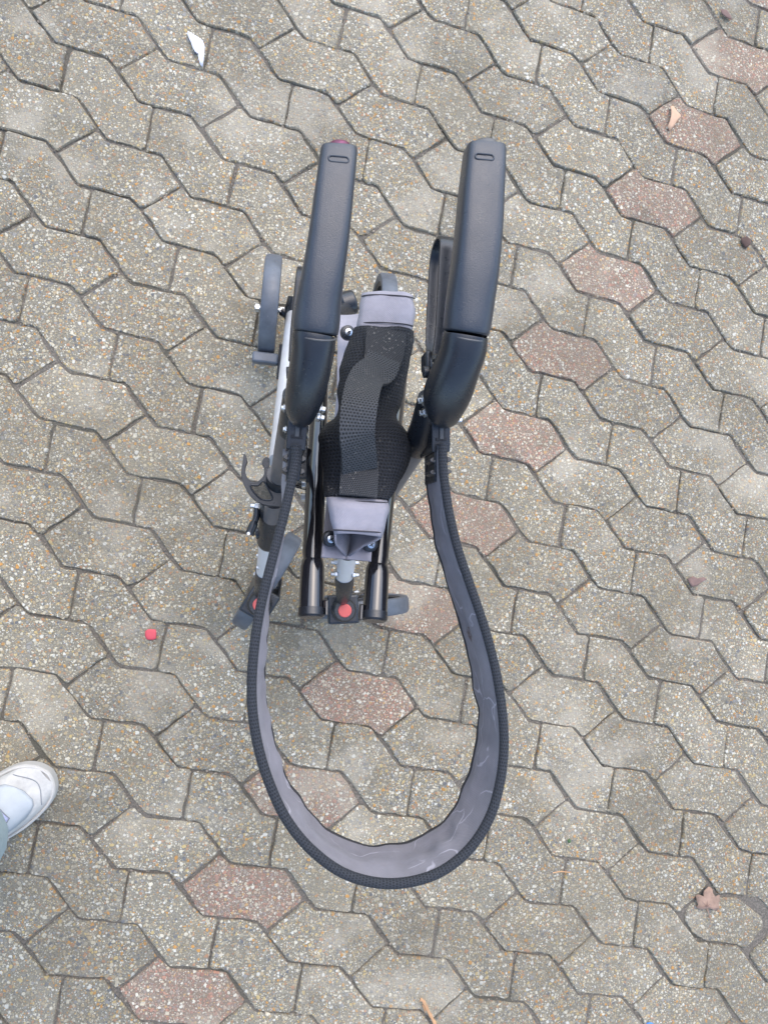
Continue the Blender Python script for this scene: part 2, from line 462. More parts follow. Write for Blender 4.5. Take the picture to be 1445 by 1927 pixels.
gf += [(k0, k0 + 1, c1, c0), (k0 + 1, k0 + 2, c2, c1), (k0 + 2, k0 + 3, c3, c2), (k0 + 3, k0, c0, c3)]
ground = obj('pavement', gv, gf, 'bed')
ground['kind'] = 'structure'
rng = random.Random(5)
def local(sh, c): return [lat(a, b) - lat(*c) for a, b in sh]
NVAR = 9
DM = [stone_mesh('paving_stone', local(DSH, DC), rng) for _ in range(NVAR)]
VM = [stone_mesh('paving_stone', local(VSH, VC), rng) for _ in range(NVAR)]
RM = [stone_mesh('paving_stone', local(DSH, DC), rng) for _ in range(5)]
for m_ in RM: m_.materials.clear(); m_.materials.append(M['paver_red'])
cells = []
for i in range(-26, 27):
    for j in range(-24, 25):
        cells.append((lat(i + DC[0], j + DC[1]), 'D', i, j)); cells.append((lat(i + VC[0], j + VC[1]), 'V', i, j))
def rank(c):
    p = c[0]; return max(abs(p.x - .33) / 1.0, abs(p.y - .10) / 1.25)
cells.sort(key=rank)
chip = [(1288, 1728), (1296, 1708), (1310, 1697), (1352, 1693), (1388, 1691), (1402, 1703), (1418, 1716), (1433, 1727), (1437, 1745), (1402, 1785), (1384, 1775), (1325, 1768), (1304, 1755)]
bigV, bigF, bigR = [], [], []
for k, (p, kind, i, j) in enumerate(cells):
    if p.length > 5: continue
    red = kind == 'D' and i == 0
    if k < 298:
        if kind == 'D' and (i, j) == (5, 0):
            pts = [at(u, v, 0) - p for u, v in chip]
            me = stone_mesh('paving_stone', offset_poly(pts[::-1], -.0035), rng)
        else: me = rng.choice(RM if red else DM if kind == 'D' else VM)
        o = bpy.data.objects.new('paving_stone', me); C.objects.link(o); o.parent = ground
        o.location = Vector((p.x + rng.uniform(-.0008, .0008), p.y + rng.uniform(-.0008, .0008), rng.uniform(-.0014, .0010))) - WPOS[ground.name]
        o.rotation_euler = (R(rng.uniform(-.8, .8)), R(rng.uniform(-.8, .8)), R(rng.uniform(-.5, .5)))
        sc_ = rng.uniform(.985, 1.006); o.scale = (sc_, sc_, 1)
    else:
        me = rng.choice(RM if red else DM if kind == 'D' else VM)
        b0 = len(bigV)
        bigV += [v.co + p + Vector((0, 0, rng.uniform(-.0002, .0002))) for v in me.vertices]
        for pl in me.polygons: bigF.append([b0 + v for v in pl.vertices]); bigR.append(1 if red else 0)
me = bpy.data.meshes.new('paving_stones'); me.from_pydata(bigV, [], bigF)
me.materials.append(M['paver']); me.materials.append(M['paver_red'])
for pl, r_ in zip(me.polygons, bigR): pl.material_index = r_; pl.use_smooth = True
me.set_sharp_from_angle(angle=R(38))
o = bpy.data.objects.new('paving_stones', me); C.objects.link(o); o.parent = ground; o['kind'] = 'stuff'; o.location = -WPOS[ground.name]

# ------------------------------------------------------------------ rollator
ROOT = empty('rollator', (.10, .17, 0))
tag(ROOT, 'folded black and silver rollator walker with grey belt loop standing on the paving', 'rollator')

def handle_secs(rows):
    """rows: (xl, yl, xr, yr, z, halfheight, power)"""
    Ls = [at(r[0], r[1], r[4]) for r in rows]; Rs = [at(r[2], r[3], r[4]) for r in rows]
    return Ls, Rs
def handle_loft(name, rows, mat, parent, seg=28, sub=4, **kw):
    Ls, Rs = handle_secs(rows)
    Ls, Rs = spline(Ls, sub), spline(Rs, sub)
    bs = spline([Vector((r[5], r[6], 0)) for r in rows], sub)
    mid = [(a + b) / 2 for a, b in zip(Ls, Rs)]
    rings = []
    for i, c in enumerate(mid):
        t = (mid[min(i + 1, len(mid) - 1)] - mid[max(i - 1, 0)]).normalized()
        lat_ = (Rs[i] - Ls[i]) * .48; u = lat_.cross(t).normalized()
        if u.z < 0: u = -u
        if abs(u.z) < .05: u = Vector((0, 1, 0))
        n = max(2, bs[i].y); ring = []
        for k in range(seg):
            a = 2 * math.pi * k / seg; ca, sa = math.cos(a), math.sin(a)
            ring.append(c + lat_ * math.copysign(abs(ca) ** (2 / n), ca) + u * bs[i].x * math.copysign(abs(sa) ** (2 / n), sa))
        rings.append(ring)
    return loft(name, rings, mat, parent, **kw)

LG = [(609, 281, 666, 285, .792, .009, 2.6), (603, 283, 671, 288, .792, .013, 3.0), (600.5, 288, 672, 293, .792, .0150, 4.6), (596, 318, 670, 321, .793, .0160, 5.0), (589.5, 362, 666, 362, .793, .0165, 4.8), (579, 437, 659, 437, .791, .0175, 4.2), (566, 512, 650, 512, .787, .0185, 3.4),
      (554, 568, 644, 568, .782, .0195, 2.5), (548.5, 606, 641, 612, .778, .0200, 2.35), (549, 618, 638, 629, .776, .0196, 2.3), (551, 622, 635, 633, .7755, .0180, 2.2)]
LF = [(551, 622, 634, 636, .775, .0180, 2.2), (548, 627, 634, 641, .774, .0192, 2.2), (546.5, 660, 630.6, 664, .767, .0205, 2.2), (541, 699, 623, 701, .755, .0215, 2.2), (536, 735, 614, 737, .739, .0215, 2.2), (535, 760, 603, 762, .724, .020, 2.2), (542, 778, 591, 780, .709, .016, 2.2), (553, 788, 581, 789, .701, .010, 2.1), (563, 793, 571, 793, .697, .004, 2)]
RG = [(882, 276, 941, 281, .792, .009, 2.6), (876, 278, 946, 284, .792, .013, 3.0), (873, 283, 948, 289, .792, .0150, 4.6), (869, 318, 947, 321, .793, .0160, 5.0), (864, 362, 945, 362, .793, .0165, 4.8), (856.7, 437, 942, 437, .791, .0175, 4.2), (847, 512, 936, 512, .787, .0185, 3.4),
      (838, 568, 930, 568, .782, .0195, 2.5), (834, 604, 924, 612, .778, .0200, 2.35), (833.5, 618, 920, 630, .776, .0196, 2.3), (836, 622, 917, 635, .7755, .0180, 2.2)]
RF = [(836, 624, 917, 638, .775, .0180, 2.2), (832, 628, 918, 643, .774, .0192, 2.2), (825, 660, 914, 665, .767, .0205, 2.2), (810, 699, 901, 701, .755, .0215, 2.2), (797, 735, 889, 738, .739, .0215, 2.2), (795, 760, 876, 763, .724, .020, 2.2), (805, 780, 863, 783, .709, .016, 2.2), (818, 792, 849, 794, .701, .010, 2.1), (829, 799, 838, 799, .697, .004, 2)]

def make_handle(GR, FR, side):
    h = handle_loft('handle', FR, 'plastic', ROOT)
    g = handle_loft('grip', GR, 'grip', h)
    # ring seam between the two
    r = GR[-1]; a, b = at(r[0] + 1.5, r[1] + 2, r[4]), at(r[2] - 1.5, r[3] + 2, r[4]); c = (a + b) / 2; s = (b - a) / 2
    t = (at(*((FR[2][0] + FR[2][2]) / 2, (FR[2][1] + FR[2][3]) / 2), FR[2][4]) - c).normalized(); u = s.cross(t).normalized()
    ringtube('collar', [c + s * math.cos(q * math.pi / 20) * .985 + u * math.sin(q * math.pi / 20) * .0182 for q in range(40)], .0011, 'capgrey', h, up=t)
    # outlined oval on top of the grip
    o = GR[2]; cx = (o[0] + o[2]) / 2 + 1; cy = (o[1] + o[3]) / 2 + 9
    c = at(cx, cy, .8088); e1 = (at(cx + 30, cy + 3, .8088) - c).normalized(); e2 = Vector((-e1.y, e1.x, 0)); P = []
    for q in range(12): P.append(c + e1 * (.0062 + .0026 * math.sin(math.pi * q / 11)) + e2 * .0026 * math.cos(math.pi * q / 11))
    for q in range(12): P.append(c - e1 * (.0062 + .0026 * math.sin(math.pi * q / 11)) - e2 * .0026 * math.cos(math.pi * q / 11))
    ringtube('moulded_oval', P, .0009, 'grip', h, seg=8)
    # end plug
    q = GR[0]; a, b = at(q[0], q[1], q[4]), at(q[2], q[3], q[4]); c = (a + b) / 2; s = (b - a) / 2; d = (c - (at(GR[3][0], GR[3][1], GR[3][4]) + at(GR[3][2], GR[3][3], GR[3][4])) / 2).normalized()
    rings = []
    for k, (sc, dd) in enumerate(((1, -.003), (.98, .0020), (.84, .0042), (.5, .0055))):
        u = Vector((0, 0, 1))
        rings.append([c + d * dd + s * sc * math.cos(2 * math.pi * x / 20) * .9 + u * .0125 * sc * math.sin(2 * math.pi * x / 20) for x in range(20)])
    loft('end_cap', rings, 'pink' if side < 0 else 'capgrey', h)
    return h
HL = make_handle(LG, LF, -1)
HR = make_handle(RG, RF, 1)

# bolts through the handle housings
def hbolt(u, v, z, d, par, r=.0036, l=.008): bolt(at(u, v, z), d, r, l, par)
hbolt(598, 768, .712, (1, -.2, 0), HL); hbolt(596, 784, .700, (1, -.2, 0), HL)
hbolt(537, 768, .715, (-1, .05, 0), HL, .003, .004); hbolt(540, 808, .690, (-1, .05, 0), HL, .003, .004)
hbolt(799, 753, .712, (-1, -.15, .1), HR); hbolt(802, 776, .704, (-1, -.15, .1), HR)
hbolt(858, 790, .700, (1, -.1, 0), HR, .0036, .006)

# loop shaped brake levers under the grips
def lever(par, ub, zt, drop, wid):
    A = [at(u, v, zt) for u, v in ub]            # upper bar, front to rear
    up_ = spline(A, 6); dn = [p - Vector((0, 0, drop)) for p in up_]
    d = (A[-1] - A[-2]).normalized()
    arc = []
    for k in range(1, 8):
        a = math.pi * k / 8
        arc.append(up_[-1] + d * math.sin(a) * drop * .42 - Vector((0, 0, drop / 2 * (1 - math.cos(a)))))
    dn = dn[::-1]
    for k, p in enumerate(dn): p.z += drop * .55 * max(0, (k / len(dn) - .55) / .45) ** 1.5
    path = up_ + arc + dn
    side = Vector((d.y, -d.x, 0)).normalized()
    rings = []
    for i, p in enumerate(path):
        t = (path[min(i + 1, len(path) - 1)] - path[max(i - 1, 0)]).normalized(); n = side.cross(t).normalized()
        ring = []
        for k in range(12):
            a = 2 * math.pi * k / 12; ca, sa = math.cos(a), math.sin(a)
            ring.append(p + side * wid * math.copysign(abs(ca) ** .5, ca) + n * .0022 * math.copysign(abs(sa) ** .5, sa))
        rings.append(ring)
    loft('brake_lever', rings, 'plastic', par)
lever(HR, [(829, 668), (834, 628), (838, 560), (841, 500), (843, 468)], .715, .045, .0092)
lever(HL, [(562, 668), (565, 628), (568, 590), (571, 560), (574, 528)], .715, .045, .0092)
# lever pivots: small bosses on the housings
cyl('lever_pivot', at(806, 700, .735), at(796, 700, .735), .006, 'plastic', HR, bevel=.001)
box('lever_stop', at(803, 682, .70), (.004, 0, 0), (0, .010, 0), (0, 0, .012), 'plastic', HR, bevel=.003)
cyl('lever_pivot', at(546, 702, .735), at(539, 702, .735), .006, 'plastic', HL, bevel=.001)

# strap brackets below the housings
def bracket(c_top, c_bot, side, slot):
    a, b = at(*c_top, .697), at(*c_bot, .690)
    d = (b - a); ln = d.length; d.normalize(); s = Vector((-d.y, d.x, 0)) * (1 if True else -1)
    if s.x < 0: s = -s
    w_ = .0103
    br = box('strap_bracket', (a + b) / 2 - Vector((0, 0, .028)), s * w_, d * (ln / 2), (0, 0, .028), 'plastic', ROOT, bevel=.0012)
    # raised dovetail key and dark slot on the top face
    k = a.lerp(b, .42) + Vector((0, 0, .0012))
    box('key', k, s * .0022, d * .006, (0, 0, .0012), 'capgrey', br, bevel=.0004)
    box('slot', k + d * .006 - Vector((0, 0, .0005)), s * .006, d * .0016, (0, 0, .0008), 'dark', br, bevel=.0003)
    box('slot', k + s * .0032 - Vector((0, 0, .0005)), s * .0010, d * .005, (0, 0, .0008), 'dark', br, bevel=.0002)
    # lower clip with wedge teeth
    e = b + d * .015
    box('clip', e - Vector((0, 0, .024)), s * .0072, d * .0165, (0, 0, .023), 'plastic', br, bevel=.001)
    for q in range(2):
        for sg in (-1, 1):
            t0 = b + d * (.008 + q * .013) + s * sg * .0072 - Vector((0, 0, .004))
            poly = [t0 - d * .0035, t0 + s * sg * .0048 - d * .001, t0 + s * sg * .0048 + d * .0015, t0 + d * .0042]
            prism('tooth', poly, t0.z - .020, t0.z + .003, 'plastic', br, bevel=.0006)
    for q in range(2):
        p = b + d * (.009 + q * .013) - s * .0068 + Vector((0, 0, -.004))
        bolt(p, -s + Vector((0, 0, .6)), .0017, .0035, br, 'screw')
    return br, a, b, d
BRL, la, lb, ld = bracket((562, 786), (556.5, 846), -1, 0)
BRR, ra, rb, rd = bracket((830, 792), (830, 850), 1, 0)
# inner upright behind each bracket, going down into the frame
UPL = tube('handle_post', [la + Vector((-.004, .020, -.01)), at(536, 850, .60), at(527, 905, .50)], .0125, 'greytube', ROOT, seg=24)
UPR = tube('handle_post', [ra + Vector((-.006, .018, -.01)), at(775, 850, .60), at(716, 940, .50)], .0150, 'greytube', ROOT, seg=24)
tube('shroud', [ra + Vector((-.010, .022, .004)), at(800, 815, .66), at(786, 838, .62)], [.016, .0185, .0165], 'plastic', UPR, seg=24)
tube('shroud', [la + Vector((-.002, .022, .004)), at(550, 812, .655)], [.0145, .0145], 'plastic', UPL, seg=24)

# belt loop
loop = [(832, 836, .698), (833, 868, .697), (836, 905, .697), (846, 970, .698), (862, 1035, .700), (884, 1100, .703), (908, 1170, .706), (930, 1250, .710), (943, 1325, .714), (948, 1400, .718), (940, 1475, .722), (918, 1545, .726), (876, 1605, .730), (815, 1647, .733), (735, 1663, .735), (655, 1647, .735), (590, 1603, .733), (540, 1543, .730), (505, 1468, .726), (483, 1390, .722), (474, 1310, .718), (478, 1225, .713), (491, 1140, .708), (512, 1055, .704), (533, 975, .700), (549, 905, .698), (556, 868, .697), (557, 838, .698)]
LP = spline([at(*p) for p in loop], 7)
n = len(LP)
tops, bots = [], []
cen = sum(LP, Vector()) / n
for i, p in enumerate(LP):
    t = (LP[min(i + 1, n - 1)] - LP[max(i - 1, 0)]).normalized(); inn = Vector((-t.y, t.x, 0)).normalized()
    if inn.dot(cen - p) < 0: inn = -inn
    f = i / (n - 1); env = math.sin(math.pi * f) ** .5
    hh = .030 + .038 * min(1, env * 1.25)
    wob = (noise.noise(Vector((f * 14, 0, 3))) * .0045 + noise.noise(Vector((f * 46, 2, 3))) * .0030) * env
    lean = .004 + .003 * env + .006 * math.exp(-((f - .74) / .12) ** 2) - .013 * max(0, min(1, (f - .84) / .10))
    tops.append(p + inn * .0035 - Vector((0, 0, .003)))
    bots.append(p + inn * (lean + wob) - Vector((0, 0, hh + noise.noise(Vector((f * 22, 5, 1))) * .004)))
rings = []
for i, (a, b) in enumerate(zip(tops, bots)):
    col = []
    t = (LP[min(i + 1, n - 1)] - LP[max(i - 1, 0)]).normalized(); inn = Vector((-t.y, t.x, 0)).normalized()
    if inn.dot(cen - a) < 0: inn = -inn
    f = i / (n - 1)
    for k in range(9):
        s = k / 8
        bul = math.sin(math.pi * s) * (.0025 + .006 * noise.noise(Vector((f * 24, s * 2.4, 0))) + .0035 * noise.noise(Vector((f * 60, s * 3 + f * 20, 4)))) * min(1, 6 * f * (1 - f))
        col.append(a.lerp(b, s) + inn * bul)
    back = [p - inn * .0032 for p in col[::-1]]
    rings.append(col + back)
BELT = loft('backrest_belt', rings, 'belt', ROOT)
tube('piping', [p + Vector((0, 0, .0)) for p in LP], 0.0048, 'pipe', BELT, seg=14)
tube('edge_binding', [b + Vector((0, 0, .001)) for b in bots], .0015, 'dark', BELT, seg=8, sy=1.5)
inner_seam = [a.lerp(b, .06) for a, b in zip(tops, bots)]

# seat rails (gloss black tubes) with sleeve, cap and hook at the front end
def rail(rear, neck, front, hook):
    a, b, c = Vector(rear), Vector(neck), Vector(front)
    d = (c - b).normalized()
    r_ = tube('seat_rail', [a, a.lerp(b, .5), b - d * .006, b, b + d * .005], [.0115, .0115, .0115, .0105, .0118], 'gloss', ROOT, seg=24)
    tube('sleeve', [b + d * .001, b + d * .004, b + d * .010, b.lerp(c, .5), c], [.0112, .0124, .0132, .0134, .0134], 'gloss', r_, seg=24)
    tube('end_cap', [c - d * .003, c + d * .005, c + d * .007], [.0141, .0141, .0120], 'plastic', r_, seg=24)
    s = Vector((1, 0, 0)) * hook
    box('hook', c + s * .0155 - d * .004 + Vector((0, 0, .002)), (.0016, 0, 0), d * .008, (0, 0, .006), 'plastic', r_, bevel=.0008)
    return r_
RAILL = rail(at(607, 600, .43), at(588.5, 1052, .640), at(586, 1150, .655), 1)
RAILR = rail(at(762, 610, .43), at(710.5, 1062, .640), at(705, 1157, .655), -1)
cyl('rail_joint', at(607, 600, .43), at(655, 582, .36), .012, 'plastic', ROOT)
# seat cloth: rows (left x,y  right x,y  z top)
rows = [(682, 548, 782, 553, .600), (676, 583, 780, 588, .607), (672, 616, 778, 622, .613),
        (660, 645, 773, 652, .619), (643, 692, 763, 702, .627), (640, 745, 753, 755, .637), (637, 780, 746, 788, .643), (605, 813, 775, 827, .652), (608, 852, 768, 864, .660), (614, 905, 750, 912, .672), (617, 934, 731, 938, .690),
        (617, 955, 734, 961, .697), (622, 982, 727, 988, .698), (629, 1004, 717, 1009, .697)]
baseL = [at(607, 600, .445), at(588.5, 1048, .652)]; baseR = [at(762, 610, .445), at(710.5, 1058, .652)]
def station(r):
    L, Rr = at(r[0], r[1], r[4]), at(r[2], r[3], r[4])
    return L, Rr
def seat_ring(L, Rr, z, crown, wob, bot=None):
    m = (L + Rr) / 2; w_ = Rr - L
    drop = .050
    bot = bot or Vector((m.x + .0, m.y, z - drop))
    P = []
    K = 10
    for k in range(K + 1):                       # over the top
        s = k / K; e = abs(2 * s - 1)
        P.append(L.lerp(Rr, s) + Vector((0, 0, crown * (1 - e ** 2.4) - .004 * e ** 6)))
    sideR = [Rr.lerp(bot + w_ * .03, s) + w_ * (.05 * math.sin(math.pi * s)) * wob for s in (.12, .3, .5, .75, 1)]
    sideL = [L.lerp(bot - w_ * .03, s) - w_ * (.05 * math.sin(math.pi * s)) * wob for s in (1, .75, .5, .3, .12)]
    return P, sideR, sideL
def seat_piece(name, idx, mat, parent, crown, sub=5, jit=.0030, thick=.0022, bots=None):
    Ls = [at(rows[i][0], rows[i][1], rows[i][4]) for i in idx]; Rs = [at(rows[i][2], rows[i][3], rows[i][4]) for i in idx]
    Ls, Rs = spline(Ls, sub), spline(Rs, sub); rings = []
    if bots: bots = spline(bots, sub)
    for i, (a, b) in enumerate(zip(Ls, Rs)):
        z = (a.z + b.z) / 2
        P, sr, sl_ = seat_ring(a, b, z, crown(i / (len(Ls) - 1)), 1, bots[i] if bots else None)
        ring = sl_ + P + sr
        ring = [p + Vector((noise.noise(p * 45), noise.noise(p * 45 + Vector((7, 0, 0))), noise.noise(p * 40 + Vector((0, 9, 0))))) * jit for p in ring]
        rings.append(ring)
    o = loft(name, rings, mat, parent, closed=False, cap=False, angle=180)
    s = o.modifiers.new('thick', 'SOLIDIFY'); s.thickness = thick; s.offset = -1
    return o
# base flaps lying over the rails
def flap(sgn, name):
    A, B = (baseL if sgn < 0 else baseR)
    st = []
    K = 16
    for i in range(K + 1):
        f = i / K
        o_ = A.lerp(B, f)
        other = (baseR if sgn < 0 else baseL)
        m = (o_ + other[0].lerp(other[1], f)) / 2
        m = m + Vector((0, 0, .030 * (1 - f)))
        ring = []
        for k in range(7):
            s = k / 6
            p = (o_ + (m - o_).normalized() * (.008 + .014 * min(1, (1 - f) * 1.6))).lerp(m, s)
            p.z += -.006 * math.sin(math.pi * s) + .001 * noise.noise(p * 60) + .006
            ring.append(p)
        st.append(ring)
    return st
SEAT = loft('seat', flap(-1, 's'), 'fabric', ROOT, closed=False, cap=False, angle=180)
SEAT.modifiers.new('thick', 'SOLIDIFY').thickness = .0024
fr = loft('base_flap', flap(1, 's'), 'fabric', SEAT, closed=False, cap=False, angle=180); fr.modifiers.new('thick', 'SOLIDIFY').thickness = .0024
PR = seat_piece('rear_panel', [0, 1, 2], 'fabric', SEAT, lambda f: .004)
PM = seat_piece('mesh_panel', list(range(2, 11)), 'mesh', SEAT, lambda f: .006 + .012 * math.sin(math.pi * f), jit=.0028)
PF = seat_piece('front_panel', [10, 11, 12, 13], 'fabric', SEAT, lambda f: .004, bots=[at(668, 955, .645), at(663, 985, .650), at(657, 1018, .654), at(650, 1048, .656)])
# stitched seams
def seam(a, b, z, par, k=14, w_=.0007):
    pts = [at(a[0], a[1], z).lerp(at(b[0], b[1], z), i / k) for i in range(k + 1)]
    m = (pts[0] - pts[-1]).length
    for i, p in enumerate(pts): e = abs(2 * i / k - 1); p.z += .0042 * (1 - e ** 2.4) - .004 * e ** 6
    tube('seam', pts, w_, 'thread', par, seg=6)
seam((682, 555), (782, 560), .602, SEAT); seam((677, 607), (779, 612), .612, SEAT)
seam((619, 942), (732, 946), .692, SEAT); seam((628, 997), (719, 1002), .6985, SEAT)
# stitched patches of webbing and the pull strap
def band(name, path, widths, mat, par, thick=.0016, twist=None, crown=0):
    pts = spline([Vector(p) for p in path], 6); ws = spline([Vector((w_, 0, 0)) for w_ in widths], 6)
    rings = []
    tw = spline([Vector((t_, 0, 0)) for t_ in (twist or [0] * len(path))], 6)
    for p, (t, s, u), w_, q in zip(pts, frames(pts), ws, tw):
        s2 = s * math.cos(q.x) + u * math.sin(q.x); u2 = u * math.cos(q.x) - s * math.sin(q.x)
        top = [p + s2 * w_.x * k + u2 * (thick + crown * (1 - k * k)) for k in (-1, -.6, -.2, .2, .6, 1)]
        bot = [p + s2 * w_.x * k - u2 * (thick - crown * (1 - k * k)) for k in (1, .6, .2, -.2, -.6, -1)]
        rings.append(top + bot)
    return loft(name, rings, mat, par, angle=60)
band('strap_end', [at(727, 622, .632), at(724, 655, .640), at(718, 690, .651)], [.0225, .0225, .020], 'webrough', SEAT, crown=.002)
band('strap_end', [at(677, 866, .690), at(676, 900, .697), at(674, 934, .700)], [.0195, .0195, .0195], 'webrough', SEAT, crown=.002)
band('pull_strap', [at(722, 672, .648), at(714, 694, .662), at(690, 712, .690), at(678, 752, .728), at(672, 808, .732), at(675, 850, .716), at(677, 885, .697)],
     [.0190, .0195, .0185, .0178, .0175, .0178, .0185], 'web', SEAT, twist=[0, -.10, -.25, -.15, .05, .05, 0])
# mounting screws in black cups
def grommet(u, v, z, r=.0085):
    p = at(u, v, z); up = Vector((.15, -.1, 1)).normalized()
    g = tube('grommet', [p - up * .004, p + up * .0015, p + up * .003], [r * 1.05, r, r * .72], 'plastic', SEAT, seg=24, bevel=.0006)
    tube('screw_head', [p + up * .002, p + up * .0038, p + up * .0046], [r * .52, r * .50, r * .30], 'zinc', g, seg=16)
    for q in (0, 1):
        e = Vector((math.cos(q * 1.57 + .5), math.sin(q * 1.57 + .5), 0)); f_ = up.cross(e)
        box('recess', p + up * .0045, e * r * .30, f_ * .0006, up * .0004, 'dark', g, bevel=0)
grommet(655, 626, .520, .0095); grommet(622, 1014, .660); grommet(697, 1024, .655); grommet(768, 640, .50)

# frame legs -------------------------------------------------------
def rear_leg(top, bot, wheel):
    return tube('rear_leg', [top, top.lerp(bot, .5), bot], .0135, 'silver', ROOT, seg=24)
RLL = rear_leg(at(524, 868, .44), at(553, 590, .13), 0)
RLR = rear_leg(at(700, 905, .44), at(690, 618, .13), 1)
# collars joining post and legs (left one shows)
def collar_joint(p, axis, r):
    o = tube('leg_joint', [p + axis * .03, p + axis * .012, p - axis * .03], [r * .92, r, r], 'plastic', ROOT, seg=28)
    return o
axL = (at(536, 850, .60) - at(524, 935, .45)).normalized()
JL = tube('leg_joint', [at(527, 893, .515), at(524.5, 915, .485), at(521, 940, .452)], [.0165, .0185, .0185], 'plastic', ROOT, seg=28)
JR = tube('leg_joint', [at(722, 930, .515), at(705, 955, .485), at(685, 985, .452)], [.0175, .0195, .0195], 'plastic', ROOT, seg=28)
# front legs: black clamp, silver tube, dark fork crown with red release button
def front_leg(J, a, b, c, d):
    """a joint bottom, b top of silver, c end of silver, d button"""
    f = tube('front_leg', [b, b.lerp(c, .5), c + (c - b).normalized() * .012], .0135, 'silver', ROOT, seg=24)
    k = tube('leg_clamp', [a, a.lerp(b, .5), b, b + (c - b).normalized() * .006], [.0175, .0165, .0170, .0150], 'plastic', f, seg=24)
    return f
FLL = front_leg(JL, at(514, 950, .452), at(506, 1018, .390), at(499, 1078, .325), None)
FLR = front_leg(JR, at(685, 985, .452), at(655, 1035, .390), at(648, 1086, .330), None)
for u, v, s in ((629, 1058, -1), (628, 1080, -1), (666, 1059, 1), (665, 1082, 1)): bolt(at(649 + s * 14, v, .35), (s, 0, 0), .0034, .010, FLR)
for u, v, s in ((488, 1045, -1), (487, 1068, -1)): bolt(at(502 + s * 13, v, .345), (s, 0, 0), .003, .005, FLL)
def castor(c, button, wc, wdir, top, par):
    """c lower end of the silver tube, button centre, wc wheel centre, wdir rolling direction"""
    ax = (c - button).normalized()
    fk = tube('fork', [c + ax * .004, c - ax * .012, c.lerp(button, .55) + Vector((0, 0, -.010)), button + Vector((ax.x, ax.y, 0)).normalized() * .017 + Vector((0, 0, -.020))], [.0150, .0150, .0125, .0105], 'plastic', ROOT, seg=24)
    tube('hub_housing', [button + Vector((0, 0, z_)) for z_ in (-.034, -.010, -.003, 0)], [.0205, .0205, .0195, .0165], 'plastic', fk, seg=32)
    tube('release_button', [button + Vector((0, 0, z_)) for z_ in (-.004, .0012, .0024)], [.0112, .0112, .0098], 'red', fk, seg=28, bevel=.0005)
    n_ = Vector((-wdir.y, wdir.x, 0))
    for s in (-1, 1):                              # fork blades either side of the wheel
        top_ = button + Vector((0, 0, -.022)); low = Vector((wc.x, wc.y, wc.z))
        q = [top_ - wdir * .024, top_ + wdir * .026, low + wdir * .016 + Vector((0, 0, -.014)), low - wdir * .016 + Vector((0, 0, -.014))]
        V = [p + n_ * s * .0195 for p in q] + [p + n_ * s * .0240 for p in q]
        obj('blade', V, [(0, 1, 2, 3), (7, 6, 5, 4), (0, 4, 5, 1), (1, 5, 6, 2), (2, 6, 7, 3), (3, 7, 4, 0)], 'plastic', fk, bevel=.0025)
    # crown plate joining the blades
    box('crown', button + Vector((0, 0, -.028)), wdir * .026, n_ * .0245, Vector((0, 0, .007)), 'plastic', fk, bevel=.004)
    return fk
def wheel(name, c, fwd, Rr=.098, w_=.0155, nut=None):
    fwd = fwd.normalized(); axl = Vector((-fwd.y, fwd.x, 0)); up = Vector((0, 0, 1))
    def ring(prof, seg=64):
        V = []; F = []; U = []
        m = len(prof)
        for i in range(seg):
            a = 2 * math.pi * i / seg; e = fwd * math.cos(a) + up * math.sin(a)
            for (r, x) in prof: V.append(c + e * r + axl * x)
        for i in range(seg):
            for j in range(m):
                k = (j + 1) % m; i2 = (i + 1) % seg
                F.append((i * m + j, i * m + k, i2 * m + k, i2 * m + j))
        return V, F
    V, F = ring([(Rr - .016, -w_ * .86), (Rr - .008, -w_), (Rr - .0025, -w_ * .93), (Rr, -w_ * .62), (Rr, w_ * .62), (Rr - .0025, w_ * .93), (Rr - .008, w_), (Rr - .016, w_ * .86)])
    root = obj(name, V, F, 'tyre', ROOT, angle=50)
    V, F = ring([(Rr - .024, -w_ * .7), (Rr - .0155, -w_ * .82), (Rr - .0155, w_ * .82), (Rr - .024, w_ * .7)])
    obj('rim', V, F, 'rim', root, angle=30)
    cyl('hub', c - axl * w_ * 1.0, c + axl * w_ * 1.0, .019, 'rim', root, seg=28, bevel=.002)
    for k in range(5):
        a = 2 * math.pi * k / 5 + .3; e = fwd * math.cos(a) + up * math.sin(a); tt = -fwd * math.sin(a) + up * math.cos(a)
        box('spoke', c + e * .046, e * .031, tt * .007, axl * .005, 'rim', root, bevel=.002)
    cyl('axle', c - axl * (w_ + .012), c + axl * (w_ + .012), .005, 'zinc', root, seg=14)
    for s in (-1, 1):
        tube('axle_nut', [c + axl * s * (w_ + .004), c + axl * s * (w_ + .011)], .0085, 'zinc', root, seg=6, smooth=False)
    return root
BTL, BTR = at(489, 1138, .245), at(649, 1149, .250)
fl = at(565, 995, .19) - at(452, 1170, .14); fl.z = 0; fl.normalize()
frd = Vector((1, .035, 0)).normalized()
WFL, WFR = at(503, 1092, .098), at(671, 1139, .098)
castor(at(499, 1078, .325), BTL, WFL, fl, 0, ROOT)
castor(at(648, 1086, .330), BTR, WFR, frd, 0, ROOT)
wheel('front_wheel', WFL, fl); wheel('front_wheel', WFR, frd)
